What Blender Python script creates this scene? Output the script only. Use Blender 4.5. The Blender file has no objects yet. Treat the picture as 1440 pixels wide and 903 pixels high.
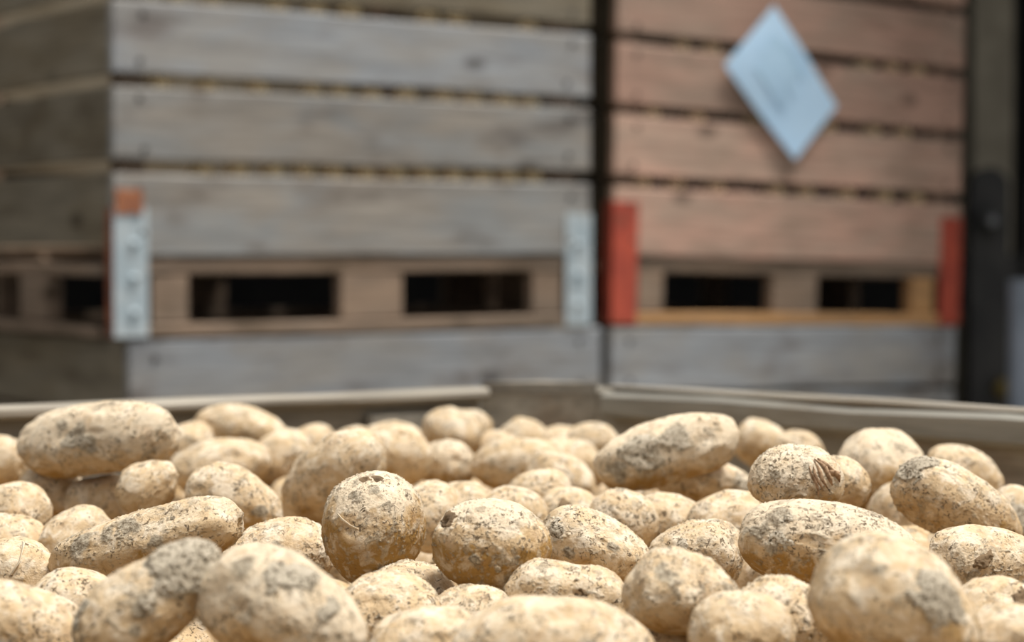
import bpy, math, random
import numpy as np
from mathutils import Vector, Matrix, Euler

S = bpy.context.scene
COL = S.collection
PI = math.pi

# ------------------------------------------------------------------ camera
CAM_H = 1.357
cd = bpy.data.cameras.new('camera')
cam = bpy.data.objects.new('camera', cd); COL.objects.link(cam)
cam.location = (0, 0, CAM_H)
cam.rotation_euler = (PI/2 - math.atan(99/2800), 0, 0)
cd.sensor_width = 36; cd.lens = 70.0
cd.clip_start = .05; cd.clip_end = 100
cd.dof.use_dof = True
cd.dof.focus_distance = 1.30
cd.dof.aperture_fstop = 5.0
S.camera = cam

# ------------------------------------------------------------------ light
w = bpy.data.worlds.new('overcast_sky'); S.world = w; w.use_nodes = True
nt = w.node_tree; nt.nodes.clear()
tc = nt.nodes.new('ShaderNodeTexCoord'); sep = nt.nodes.new('ShaderNodeSeparateXYZ')
rmp = nt.nodes.new('ShaderNodeValToRGB')
rmp.color_ramp.elements[0].position = 0.0; rmp.color_ramp.elements[0].color = (.14, .14, .145, 1)
rmp.color_ramp.elements[1].position = 1.0; rmp.color_ramp.elements[1].color = (1.0, .995, .99, 1)
e = rmp.color_ramp.elements.new(.45); e.color = (.38, .385, .395, 1)
bg = nt.nodes.new('ShaderNodeBackground'); bg.inputs[1].default_value = 1.15
wo = nt.nodes.new('ShaderNodeOutputWorld')
nt.links.new(tc.outputs['Generated'], sep.inputs[0]); nt.links.new(sep.outputs['Z'], rmp.inputs[0])
nt.links.new(rmp.outputs[0], bg.inputs[0]); nt.links.new(bg.outputs[0], wo.inputs[0])
sl = bpy.data.lights.new('hazy_sun', 'SUN'); sl.energy = 5.0; sl.angle = math.radians(18); sl.color = (1, .965, .915)
so = bpy.data.objects.new('hazy_sun', sl); COL.objects.link(so)
so.rotation_euler = Euler((math.radians(4), math.radians(19), 0)); so.location = (0, 0, 8)
S.view_settings.view_transform = 'Standard'; S.view_settings.look = 'None'
S.view_settings.gamma = 1; S.view_settings.use_curve_mapping = False
S.view_settings.exposure = 0.12

# ------------------------------------------------------------------ helpers
def link(o, parent=None):
    COL.objects.link(o)
    if parent is not None: o.parent = parent
    return o
def mesh_obj(name, verts, faces, mat, parent=None, smooth=False):
    me = bpy.data.meshes.new(name); me.from_pydata([tuple(v) for v in verts], [], faces); me.update()
    if smooth: me.polygons.foreach_set('use_smooth', [True]*len(me.polygons))
    me.materials.append(mat)
    return link(bpy.data.objects.new(name, me), parent)
def empty(name, loc=(0, 0, 0), rot=(0, 0, 0), parent=None):
    o = bpy.data.objects.new(name, None); o.empty_display_size = .05
    o.location = loc; o.rotation_euler = rot
    return link(o, parent)
def tag(o, label, cat, group=None, kind=None):
    if label: o['label'] = label
    if cat: o['category'] = cat
    if group: o['group'] = group
    if kind: o['kind'] = kind
    return o

def plank_geo(L, H, T, ch=.004, seg=3, wob=.002, rng=random):
    """board along X, height Z, thickness Y, centred; chamfered edges, slightly wavy"""
    h, t = H/2, T/2; V = []; Fc = []
    pr = [(-t, -h+ch), (-t+ch, -h), (t-ch, -h), (t, -h+ch), (t, h-ch), (t-ch, h), (-t+ch, h), (-t, h-ch)]
    for i in range(seg+1):
        x = -L/2 + L*i/seg
        d1, d2, d3 = rng.uniform(-wob, wob), rng.uniform(-wob, wob), rng.uniform(-wob, wob)*.6
        for (y, z) in pr: V.append((x, y+d3, z + (d1 if z > 0 else d2)))
    for i in range(seg):
        for k in range(8):
            a, b = i*8+k, i*8+(k+1) % 8
            Fc.append((a, a+8, b+8, b))
    Fc.append(tuple(range(8))); Fc.append(tuple(seg*8+k for k in reversed(range(8))))
    return V, Fc
def plank(name, L, H, T, mat, parent, loc, rot=(0, 0, 0), **k):
    V, Fc = plank_geo(L, H, T, **k)
    o = mesh_obj(name, V, Fc, mat, parent); o.location = loc; o.rotation_euler = rot
    return o
def prism(name, pts, depth, mat, parent=None, axis='y'):
    """pts (x,z) outline extruded along y"""
    n = len(pts)
    V = [(x, -depth/2, z) for x, z in pts] + [(x, depth/2, z) for x, z in pts]
    Fc = [tuple(range(n)), tuple(reversed(range(n, 2*n)))] + [(i, i+n, (i+1) % n+n, (i+1) % n) for i in range(n)]
    return mesh_obj(name, V, Fc, mat, parent)

# ------------------------------------------------------------------ materials
class NT:
    def __init__(s, name):
        s.m = bpy.data.materials.new(name); s.m.use_nodes = True; s.t = s.m.node_tree; s.t.nodes.clear()
        s.out = s.t.nodes.new('ShaderNodeOutputMaterial'); s.b = s.t.nodes.new('ShaderNodeBsdfPrincipled')
        s.t.links.new(s.b.outputs[0], s.out.inputs[0])
        s.b.inputs['Specular IOR Level'].default_value = .25
    def n(s, t): return s.t.nodes.new(t)
    def l(s, a, b): s.t.links.new(a, b)
    def coord(s, scale=(1, 1, 1), rnd=True):
        tcn = s.n('ShaderNodeTexCoord'); mp = s.n('ShaderNodeMapping'); mp.inputs['Scale'].default_value = scale
        src = tcn.outputs['Object']
        if rnd:
            oi = s.n('ShaderNodeObjectInfo'); ml = s.n('ShaderNodeMath'); ml.operation = 'MULTIPLY'; ml.inputs[1].default_value = 37.0
            s.l(oi.outputs['Random'], ml.inputs[0]); ad = s.n('ShaderNodeVectorMath'); ad.operation = 'ADD'
            s.l(src, ad.inputs[0]); s.l(ml.outputs[0], ad.inputs[1]); src = ad.outputs[0]
        s.l(src, mp.inputs['Vector']); return mp.outputs[0]
    def noise(s, vec, scale, detail=4, rough=.55, dist=0):
        q = s.n('ShaderNodeTexNoise'); q.inputs['Scale'].default_value = scale; q.inputs['Detail'].default_value = detail
        q.inputs['Roughness'].default_value = rough; q.inputs['Distortion'].default_value = dist
        s.l(vec, q.inputs['Vector']); return q.outputs['Fac']
    def ramp(s, v, p0, p1, c0=(0, 0, 0, 1), c1=(1, 1, 1, 1)):
        r = s.n('ShaderNodeMapRange'); r.interpolation_type = 'SMOOTHSTEP'
        r.inputs['From Min'].default_value = p0; r.inputs['From Max'].default_value = p1
        s.l(v, r.inputs['Value']); return r.outputs[0]
    def mix(s, f, a, b):
        q = s.n('ShaderNodeMix'); q.data_type = 'RGBA'
        for src, idx in ((f, 0), (a, 6), (b, 7)):
            if isinstance(src, (tuple, float)): q.inputs[idx].default_value = src if isinstance(src, float) else (*src[:3], 1)
            else: s.l(src, q.inputs[idx])
        return q.outputs[2]
    def math(s, op, a, b):
        q = s.n('ShaderNodeMath'); q.operation = op
        for i, v in enumerate((a, b)):
            if isinstance(v, (int, float)): q.inputs[i].default_value = v
            else: s.l(v, q.inputs[i])
        return q.outputs[0]
    def bump(s, h, strength, dist, prev=None):
        q = s.n('ShaderNodeBump'); q.inputs['Strength'].default_value = strength; q.inputs['Distance'].default_value = dist
        s.l(h, q.inputs['Height'])
        if prev is not None: s.l(prev, q.inputs['Normal'])
        return q.outputs[0]

def wood(name, base, alt, stain, rough=.85, patch=.75, kn=.7, vary=.3):
    s = NT(name)
    base, alt, stain = [tuple(q*.75 for q in c_) for c_ in (base, alt, stain)]
    g = s.coord((1.6, 22, 22)); p = s.coord((1.5, 5, 5))
    grain = s.noise(g, 3.0, 6, .65, .3); pat = s.noise(p, 2.2, 3, .6, .4)
    blot = s.noise(s.coord((3.2, 8, 8)), 1.6, 4, .6)
    c = s.mix(s.ramp(pat, .36, .66), base, alt)
    c = s.mix(s.math('MULTIPLY', s.ramp(blot, .5, .72), patch), c, stain)
    vor = s.n('ShaderNodeTexVoronoi'); vor.inputs['Scale'].default_value = 3.6; s.l(s.coord((1.0, 2.0, 2.0)), vor.inputs['Vector'])
    c = s.mix(s.math('MULTIPLY', s.ramp(vor.outputs['Distance'], .17, .07), kn), c, tuple(v*.35 for v in stain))
    dk = s.math('ADD', s.math('MULTIPLY', s.ramp(grain, .3, .7), .35), .72)
    oi = s.n('ShaderNodeObjectInfo')
    dk = s.math('MULTIPLY', dk, s.math('ADD', s.math('MULTIPLY', oi.outputs['Random'], vary), 1-vary/2))
    vm = s.n('ShaderNodeVectorMath'); vm.operation = 'SCALE'; s.l(c, vm.inputs[0]); s.l(dk, vm.inputs['Scale'])
    s.l(vm.outputs[0], s.b.inputs['Base Color']); s.b.inputs['Roughness'].default_value = rough
    s.l(s.bump(grain, .5, .003), s.b.inputs['Normal'])
    return s.m
def plain(name, col, rough=.6, metal=0, alt=None, sc=12, rust=None, rthr=.6):
    s = NT(name)
    n1 = s.noise(s.coord(), sc, 5, .6)
    c = s.mix(s.ramp(n1, .35, .65), col, alt or tuple(v*.75 for v in col))
    if rust: c = s.mix(s.ramp(s.noise(s.coord(), sc*1.7, 5, .65), rthr, rthr+.08), c, rust)
    s.l(c, s.b.inputs['Base Color']); s.b.inputs['Roughness'].default_value = rough; s.b.inputs['Metallic'].default_value = metal
    s.l(s.bump(n1, .3, .002), s.b.inputs['Normal'])
    return s.m

M_GREY = wood('weathered_grey_wood', (.42, .425, .415), (.47, .42, .36), (.21, .17, .14))
M_GREY2 = wood('weathered_blue_grey_wood', (.45, .47, .49), (.45, .43, .40), (.23, .195, .175))
M_SIDE = wood('weathered_olive_grey_wood', (.33, .285, .21), (.28, .23, .155), (.15, .115, .07))
M_BROWN = wood('brown_grey_wood', (.40, .285, .20), (.33, .25, .185), (.17, .12, .075))
M_PINK = wood('pinkish_brown_wood', (.76, .475, .36), (.60, .43, .33), (.38, .27, .195), patch=.5)
M_ORANGE = wood('new_orange_wood', (.72, .40, .17), (.62, .36, .17), (.5, .28, .13), kn=.2)
M_BIN = wood('bin_wood', (.33, .30, .245), (.40, .36, .29), (.20, .13, .075), patch=.6)
M_BINGREY = wood('grey_rail_wood', (.42, .405, .35), (.37, .35, .30), (.24, .19, .13), patch=.5)
M_BINRIM = wood('bin_rim_wood', (.42, .38, .315), (.35, .32, .265), (.25, .20, .135), patch=.5)
M_GALV = plain('galvanised_steel', (.52, .58, .60), .55, .15, (.40, .48, .52), 22, rust=(.25, .2, .16), rthr=.62)
M_RUST = plain('rusty_steel', (.30, .10, .05), .8, .1, (.17, .07, .045), 30)
M_RUSTR = plain('orange_rust_patch', (.42, .17, .08), .8, .0, (.25, .10, .06), 40)
M_RED = plain('red_painted_steel', (.52, .10, .06), .55, 0, (.38, .075, .05), 14, rust=(.26, .08, .05), rthr=.6)
M_CONC = plain('concrete', (.20, .19, .175), .9, 0, (.15, .145, .13), 3)
M_DARKWALL = plain('dark_cladding', (.045, .042, .04), .8, 0, (.03, .03, .03), 5)
M_PILLAR = plain('olive_grey_column_paint', (.38, .34, .26), .7, 0, (.28, .25, .19), 6)
M_MACH = plain('dark_machine_paint', (.06, .058, .055), .6, 0, (.035, .035, .035), 8)
M_HUB = plain('dull_steel_hub', (.3, .31, .32), .5, .3)
M_POST = plain('blue_grey_post_paint', (.22, .25, .30), .6, 0, (.17, .2, .24), 6)
M_NAIL = plain('nail_head', (.08, .075, .07), .6, .5)

def potato_material(name, detail=1.0, gold=(.34, .195, .055), cream=(.58, .425, .25), dark=.0):
    s = NT(name)
    v = s.coord()
    at = s.n('ShaderNodeAttribute'); at.attribute_name = 'mud'; at.attribute_type = 'GEOMETRY'
    du = s.n('ShaderNodeAttribute'); du.attribute_name = 'dust'; du.attribute_type = 'GEOMETRY'
    oi = s.n('ShaderNodeObjectInfo')
    n1 = s.noise(v, 38, 4, .6, .3)
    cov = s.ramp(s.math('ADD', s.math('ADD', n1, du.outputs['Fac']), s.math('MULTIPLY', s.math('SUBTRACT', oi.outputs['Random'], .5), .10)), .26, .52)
    c = s.mix(cov, gold, cream)  # golden undersides are partly shade put into the colour
    # chalky pale dust islands
    n5 = s.noise(v, 85, 5, .65, .6)
    c = s.mix(s.math('MULTIPLY', s.ramp(n5, .50, .66), .45), c, (.80, .71, .57))
    chalk_toplight = s.math('MULTIPLY', s.ramp(s.math('ADD', du.outputs['Fac'], s.math('MULTIPLY', s.math('SUBTRACT', n5, .5), .8)), .02, .24), .45)  # dusty upper sides; much of this paleness is painted top light
    c = s.mix(chalk_toplight, c, (.78, .70, .56))
    # brownish stains
    n6 = s.noise(v, 60, 4, .6)
    c = s.mix(s.math('MULTIPLY', s.ramp(n6, .54, .70), .5), c, (.40, .26, .14))
    # grey mud smears
    n2 = s.noise(v, 62, 7, .68, .5)
    sm = s.ramp(n2, .60, .66)
    c = s.mix(s.math('MULTIPLY', sm, .7), c, (.40, .335, .24))
    # dark flecks in two sizes: soil crumbs and their shaded edges, painted dark
    n3 = s.noise(v, 330, 3, .6, 1.2); n3b = s.noise(v, 55, 3, .55)
    f1 = s.math('MULTIPLY', s.ramp(n3, .575, .61), s.ramp(n3b, .43, .60))
    n4 = s.noise(v, 150, 4, .65, .9); n4b = s.noise(v, 40, 3, .5)
    f2 = s.math('MULTIPLY', s.ramp(n4, .64, .675), s.ramp(n4b, .40, .58))
    fl = s.math('MULTIPLY', s.math('MAXIMUM', f1, f2), s.math('ADD', .3, s.math('MULTIPLY', cov, .7)))
    c = s.mix(s.math('MULTIPLY', fl, .88), c, (.09, .06, .032))
    mud_n = s.noise(v, 240, 5, .7)
    mudc = s.mix(s.ramp(mud_n, .35, .65), (.20, .155, .10), (.50, .43, .32))
    c = s.mix(at.outputs['Fac'], c, mudc)
    s.l(c, s.b.inputs['Base Color']); s.b.inputs['Roughness'].default_value = .72
    s.b.inputs['Specular IOR Level'].default_value = .22
    h = s.math('ADD', s.math('MULTIPLY', n2, .5), s.math('MULTIPLY', sm, .35))
    h = s.math('ADD', h, s.math('MULTIPLY', fl, .5))
    h2 = s.noise(v, 520, 5, .7)
    b1 = s.bump(h, .85*detail, .0018)
    b2 = s.bump(h2, .75*detail, .0013, b1)
    b3 = s.bump(mud_n, .6, .0022, b2)
    mxn = s.n('ShaderNodeMix'); mxn.data_type = 'VECTOR'
    s.l(at.outputs['Fac'], mxn.inputs[0]); s.l(b2, mxn.inputs[4]); s.l(b3, mxn.inputs[5])
    s.l(mxn.outputs[1], s.b.inputs['Normal'])
    return s.m
M_POT = potato_material('dusty_potato_skin')
s_ = NT('dried_mud')
v_ = s_.coord(); a_ = s_.noise(v_, 190, 7, .7); b_ = s_.noise(v_, 45, 4, .6)
vo_ = s_.n('ShaderNodeTexVoronoi'); vo_.feature = 'DISTANCE_TO_EDGE'; vo_.inputs['Scale'].default_value = 75
wv_ = s_.n('ShaderNodeVectorMath'); wv_.operation = 'ADD'; nz_ = s_.n('ShaderNodeTexNoise'); nz_.inputs['Scale'].default_value = 60
s_.l(v_, nz_.inputs['Vector']); sc_ = s_.n('ShaderNodeVectorMath'); sc_.operation = 'SCALE'; sc_.inputs['Scale'].default_value = .02
s_.l(nz_.outputs['Color'], sc_.inputs[0]); s_.l(v_, wv_.inputs[0]); s_.l(sc_.outputs[0], wv_.inputs[1]); s_.l(wv_.outputs[0], vo_.inputs['Vector'])
cr_ = s_.ramp(vo_.outputs['Distance'], .0, .035)
c_ = s_.mix(s_.ramp(b_, .35, .65), (.42, .36, .27), (.56, .49, .38)); c_ = s_.mix(s_.ramp(a_, .54, .64), c_, (.16, .125, .08)); c_ = s_.mix(s_.ramp(s_.noise(v_, 420, 3, .6), .56, .62), c_, (.09, .068, .04))
s_.l(c_, s_.b.inputs['Base Color']); s_.b.inputs['Roughness'].default_value = .95
s_.l(s_.bump(s_.math('ADD', a_, s_.math('MULTIPLY', cr_, .25)), .9, .0022), s_.b.inputs['Normal'])
M_MUD = s_.m
M_DARKMUD = plain('dark_damp_mud', (.20, .135, .075), .9, 0, (.12, .08, .045), 90)
M_PEEL = plain('papery_skin', (.50, .33, .20), .7, 0, (.22, .13, .07), 260)
M_ROOT = plain('pale_rootlet', (.80, .68, .50), .8)
M_PILE = potato_material('deep_pile_skin', .6)
M_GAP = plain('yellow_potato_skin', (.95, .76, .44), .7, 0, (.85, .64, .36), 45)

# ------------------------------------------------------------------ setting
def slab(name, x0, x1, y0, y1, z0, z1, mat):
    V = [(x, y, z) for x in (x0, x1) for y in (y0, y1) for z in (z0, z1)]
    Fc = [(0, 1, 3, 2), (4, 6, 7, 5), (0, 4, 5, 1), (2, 3, 7, 6), (0, 2, 6, 4), (1, 5, 7, 3)]
    o = mesh_obj(name, V, Fc, mat); o['kind'] = 'structure'; return o
def floor_mesh():
    # level yard, falling gently to the right from the foot of the right-hand stack
    P0 = Vector((.217, 4.8)); d = Vector((math.cos(math.radians(35.1)), math.sin(math.radians(35.1)))); n = Vector((-d.y, d.x))
    V = []
    for s_ in (-14, 0, 9):
        for t_ in (-16, 12):
            q = P0 + d*s_ + n*t_; V.append((q.x, q.y, FL - max(s_, 0)*math.sin(math.radians(1.35))))
    nb = len(V); V += [(x, y, -.6) for x, y, z in V]
    Fc = [(0, 2, 3, 1), (2, 4, 5, 3), (6, 7, 9, 8), (8, 9, 11, 10), (0, 1, 7, 6), (4, 10, 11, 5), (0, 6, 8, 2), (2, 8, 10, 4), (1, 3, 9, 7), (3, 5, 11, 9)]
    o = mesh_obj('floor', V, Fc, M_CONC); o['kind'] = 'structure'
FL = -.026
floor_mesh()
slab('wall_back', -3.6, 5.0, 10.0, 10.2, -.2, 4.4, M_DARKWALL)
slab('wall_left', -3.8, -3.6, 3.2, 10.2, -.2, 4.4, M_DARKWALL)  # unseen; put in to darken the side face of the left stack
slab('wall_right', 5.0, 5.2, 3.2, 10.2, -.2, 4.4, M_DARKWALL)
slab('ceiling', -4.2, 5.6, 5.0, 10.4, 4.4, 4.6, M_DARKWALL)
slab('trim_1', -4.2, 5.6, 5.0, 5.15, 3.7, 4.4, M_DARKWALL)      # lintel board over the open front

# ------------------------------------------------------------------ storage crates
CH = 1.2; PITCH = .173; TH = .022; B0 = .178
def crate(loc, rot, label, W, D, pal, corner, seed, lower=False):
    """pallet crate: origin at the front left bottom corner, x along the front, y into depth"""
    R = random.Random(seed)
    r = empty('storage_crate', loc, rot)
    tag(r, label, 'crate', 'stacked wooden potato crates behind the bin')
    mf, ms, mb, mr, mst = pal         # front boards, side boards, rails, bottom rail, end stump
    kw = dict(rng=R)
    # front and back: bottom rail, stumps, top rail, boards
    for y, front in ((TH/2, 1), (D-TH/2, 0)):
        plank('bottom_rail', W-.01, .028, .045, mr if front else mb, r, (W/2, y+(.012 if front else -.012), .015), **kw)
        plank('top_rail', W-.012, .034, .05, mb, r, (W/2, y+(.02 if front else -.02), .149), **kw)
        for i, (x0, x1) in enumerate(((.085, .165), (.53, .685), (1.04, 1.125))):
            plank('stump', x1-x0, .102, .035, (mst if (front and i == 2) else mb), r, ((x0+x1)/2, y+(.014 if front else -.014), .081), **kw)
        for k in range(6):
            if lower:
                h = .160 if k < 5 else .150
                zc = CH - .08 - PITCH*(5-k) if k else .17 + .075
                h = .150 if k == 0 else .160
            else:
                h = .166 if k == 0 else (PITCH-.027 if k < 5 else CH-B0-PITCH*5-.012)
                zc = .169 + h/2 if k == 0 else B0 + PITCH*k + .0135 + h/2
            b = plank('front_board' if front else 'back_board', W, h, TH, mf[k % len(mf)] if front else ms, r,
                      (W/2, y, zc), (0, R.uniform(-.002, .002), 0), seg=6, wob=.0018, **kw)
            if front:
                for xn in (-W/2+.06, W/2-.06):
                    for zn in (-.045, .045):
                        nl = mesh_obj('nail', *disc(.006, .002), M_NAIL, b, True); nl.location = (xn+R.uniform(-.008, .008), -TH/2-.0015, zn+R.uniform(-.01, .01))
    for x, left in ((TH/2, 1), (W-TH/2, 0)):
        for (y0, y1) in ((.0, .06), (D/2-.075, D/2+.075), (D-.06, D)):
            if TH < y0 < D-.2: plank('stump', y1-y0, .102, .035, mb, r, (x+(.014 if left else -.014), (y0+y1)/2, .081), (0, 0, PI/2), **kw)
        plank('bottom_rail', D-.2, .02, .045, mb, r, (x+(.012 if left else -.012), D/2, .011), (0, 0, PI/2), **kw)
        plank('top_rail', D-.15, .026, .05, mb, r, (x+(.02 if left else -.02), D/2, .140), (0, 0, PI/2), **kw)
        for k in range(6):
            if lower:
                zc = CH - .08 - PITCH*(5-k) if k else .245
                h = .150 if k == 0 else .160
            else:
                h = .148 if k == 0 else (PITCH-.025 if k < 5 else CH-B0-PITCH*5-.012)
                zc = .190 + h/2 if k == 0 else B0 + PITCH*k + .0125 + h/2
            plank('side_board', D-2*TH-.004, h, TH, ms, r, (x, D/2, zc), (R.uniform(-.002, .002), 0, PI/2), seg=4, **kw)
    for k in range(7):                               # deck boards of the pallet floor
        plank('deck_board', D-2*TH-.02, .018, .15, mb, r, (TH+.09+k*(W-.2)/6, D/2, .178), (0, 0, PI/2), **kw)
    for (x, y) in ((TH+.03, TH+.03), (W-TH-.03, TH+.03), (TH+.03, D-TH-.03), (W-TH-.03, D-TH-.03)):
        plank('corner_post', CH-.2, .055, .055, mb, r, (x, y, .19+(CH-.2)/2), (0, PI/2, 0), **kw)
    # folded steel corner plates wrapping the lower corners
    for x, sx in ((0, 1), (W, -1)):
        if corner is None: continue
        cm, cmside, hgt, wd = corner
        V = []; t = .003; wS = .035
        o = [(-t*sx, wS), (-t*sx, -t), (wd*sx, -t), (wd*sx, 0), (0, 0), (0, wS)]
        for z in (.0, hgt):
            for (px, py) in o: V.append((x+px, py, z))
        Fc = [(0, 1, 7, 6), (1, 2, 8, 7), (2, 3, 9, 8), (3, 4, 10, 9), (4, 5, 11, 10), (5, 0, 6, 11), (0, 5, 4, 1), (1, 4, 3, 2), (6, 7, 10, 11), (7, 8, 9, 10)]
        o2 = mesh_obj('corner_plate', V, Fc, cm, r); o2.location = (0, 0, .004)
        if cmside and sx == 1:
            o2.data.materials.append(cmside); o2.data.polygons[0].material_index = 1
            rp = plank('rust_patch', wd*.8, .05, .003, M_RUSTR, o2, (wd*.42, -.005, hgt+.012), rng=R, ch=.001)
            rp['label'] = 'orange rusty upper end of the corner plate'
        for zz in (.05, .12, .19, .26):
            if zz < hgt-.01 and cm is M_GALV:
                bo = mesh_obj('bolt', *disc(.008, .004), M_GALV, o2, True); bo.location = (x+sx*wd*.55, -t-.003, zz)
    return r
def disc(rad, h, n=10):
    V = [(rad*math.cos(2*PI*i/n), -h, rad*math.sin(2*PI*i/n)) for i in range(n)] + [(rad*math.cos(2*PI*i/n), h, rad*math.sin(2*PI*i/n)) for i in range(n)]
    return V, [tuple(range(n)), tuple(reversed(range(n, 2*n)))] + [(i, i+n, (i+1) % n+n, (i+1) % n) for i in range(n)]

ANG = math.radians(35.1)
PG = ([M_GREY, M_GREY, M_GREY2, M_SIDE, M_GREY, M_GREY], M_SIDE, M_BROWN, M_BROWN, M_BROWN)
M_SHADESIDE = wood('shade_toned_side_wood', (.10, .085, .06), (.085, .07, .05), (.05, .04, .03))  # side boards coloured dark to paint the shade between the stacks
PR = ([M_GREY2], M_SHADESIDE, M_BROWN, M_BROWN, M_BROWN)
PL = ([M_GREY2], M_SIDE, M_BROWN, M_BROWN, M_BROWN)
PP = ([M_PINK], M_SHADESIDE, M_BROWN, M_ORANGE, M_ORANGE)
ZL = 1.174
RL = (-.807, 4.0)
c1 = crate((RL[0]+.035, RL[1]+.02, FL), (0, 0, ANG), 'lower grey crate of the left stack, only its top board showing above the bin rim', 1.2, .9, PL, (M_GALV, None, .3, .07), 11, True)
c2 = crate((RL[0]+.009, RL[1], FL+CH+.004), (0, 0, ANG), 'upper grey weathered crate of the left stack with galvanised corner plates', 1.2, .9, PG, (M_GALV, M_RUST, .262, .072), 12)
RR = (.217, 4.80); TILT = math.radians(1.35)
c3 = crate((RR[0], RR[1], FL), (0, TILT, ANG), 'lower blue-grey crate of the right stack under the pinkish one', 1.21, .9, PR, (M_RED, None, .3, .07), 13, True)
ofs = Euler((0, TILT, ANG)).to_matrix() @ Vector((0, 0, CH+.004))
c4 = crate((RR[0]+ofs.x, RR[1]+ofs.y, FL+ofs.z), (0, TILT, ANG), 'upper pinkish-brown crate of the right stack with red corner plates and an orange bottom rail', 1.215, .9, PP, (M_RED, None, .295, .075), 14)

# potatoes that show in the gaps between the boards
def gap_mesh(seed):
    R = random.Random(seed); V, Fc = ICO(2)
    V = V*np.array([R.uniform(.026, .032), R.uniform(.021, .025), R.uniform(.021, .025)])
    return V, Fc
_ico = {}
def ICO(sub):
    if sub in _ico: return _ico[sub]
    t = (1+5**.5)/2
    V = [(-1, t, 0), (1, t, 0), (-1, -t, 0), (1, -t, 0), (0, -1, t), (0, 1, t), (0, -1, -t), (0, 1, -t), (t, 0, -1), (t, 0, 1), (-t, 0, -1), (-t, 0, 1)]
    F = [(0, 11, 5), (0, 5, 1), (0, 1, 7), (0, 7, 10), (0, 10, 11), (1, 5, 9), (5, 11, 4), (11, 10, 2), (10, 7, 6), (7, 1, 8), (3, 9, 4), (3, 4, 2), (3, 2, 6), (3, 6, 8), (3, 8, 9), (4, 9, 5), (2, 4, 11), (6, 2, 10), (8, 6, 7), (9, 8, 1)]
    V = np.array(V, float); V /= np.linalg.norm(V, axis=1)[:, None]; F = np.array(F)
    for _ in range(sub):
        n = len(V)
        E = np.sort(np.concatenate([F[:, [0, 1]], F[:, [1, 2]], F[:, [2, 0]]]), axis=1)
        key = E[:, 0]*n + E[:, 1]; u, inv = np.unique(key, return_inverse=True)
        m = V[u//n] + V[u % n]; m /= np.linalg.norm(m, axis=1)[:, None]
        k = len(F); a, b, c = n+inv[:k], n+inv[k:2*k], n+inv[2*k:]
        V = np.concatenate([V, m])
        F = np.concatenate([np.stack([F[:, 0], a, c], 1), np.stack([F[:, 1], b, a], 1), np.stack([F[:, 2], c, b], 1), np.stack([a, b, c], 1)])
    _ico[sub] = (V, F); return _ico[sub]
def fast_mesh(name, V, F, mat, attrs=None):
    me = bpy.data.meshes.new(name); me.vertices.add(len(V)); me.vertices.foreach_set('co', V.astype(np.float32).ravel())
    me.loops.add(F.size); me.loops.foreach_set('vertex_index', F.astype(np.int32).ravel())
    me.polygons.add(len(F)); me.polygons.foreach_set('loop_start', np.arange(0, F.size, 3, dtype=np.int32))
    me.update(calc_edges=True)
    me.polygons.foreach_set('use_smooth', np.ones(len(F), bool))
    for k, v in (attrs or {}).items():
        a = me.attributes.new(k, 'FLOAT', 'POINT'); a.data.foreach_set('value', v.astype(np.float32))
    me.materials.append(mat); return me
R = random.Random(5)
gms = []
for i in range(4):
    V, Fc = gap_mesh(i); gms.append(fast_mesh('potato', V, Fc, M_GAP))
ORD = 'leftmost,second,third,fourth,fifth,sixth,seventh,eighth,ninth,tenth,eleventh,twelfth,thirteenth'.split(',')
def gap_row(cr, W, zc, xs, label, group):
    M = Matrix.LocRotScale(cr.location, cr.rotation_euler, None)
    for kx, x in enumerate(xs):
        o = bpy.data.objects.new('potato', R.choice(gms)); p = M @ Vector((x*W, TH+.0275+R.uniform(0, .003), zc+R.uniform(-.004, .002)))
        o.location = p; o.rotation_euler = (R.uniform(-.4, .4), R.uniform(-.06, .06), cr.rotation_euler.z+PI/2+R.uniform(-.15, .15))
        tag(o, ORD[kx] + (' ' if kx == 0 else ' from left, ') + label, 'potato', group); link(o)
gap_row(c2, 1.2, B0+PITCH*3-.002, (.13, .20, .33, .41, .48, .65, .715, .88), 'yellow potato glimpsed through the highest gap of the left stack', 'potatoes in the highest gap of the left stack')
gap_row(c2, 1.2, B0+PITCH*2-.004, (.10, .19, .29, .40, .46, .525, .60, .685, .75, .82, .88), 'yellow potato glimpsed through the second gap of the left stack', 'potatoes in the second gap of the left stack')
gap_row(c2, 1.2, B0+PITCH*1-.004, (.18, .25, .32, .385, .445, .51, .575, .64, .705, .77, .83, .89), 'yellow potato glimpsed through the lowest gap of the left stack', 'potatoes in the lowest gap of the left stack')
gap_row(c4, 1.2, B0+PITCH*3-.003, (.2, .28, .73, .82, .9), 'yellow potato glimpsed through the highest gap of the right stack', 'potatoes in the highest gap of the right stack')
gap_row(c4, 1.2, B0+PITCH*2-.003, (.12, .24, .41, .62, .76, .86), 'yellow potato glimpsed through the gap beside the blue paper', 'potatoes in the middle gap of the right stack')
gap_row(c4, 1.2, B0+PITCH*1-.003, (.10, .19, .30, .47, .56, .68, .80, .9), 'yellow potato glimpsed through the lowest gap of the right stack', 'potatoes in the lowest gap of the right stack')

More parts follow.
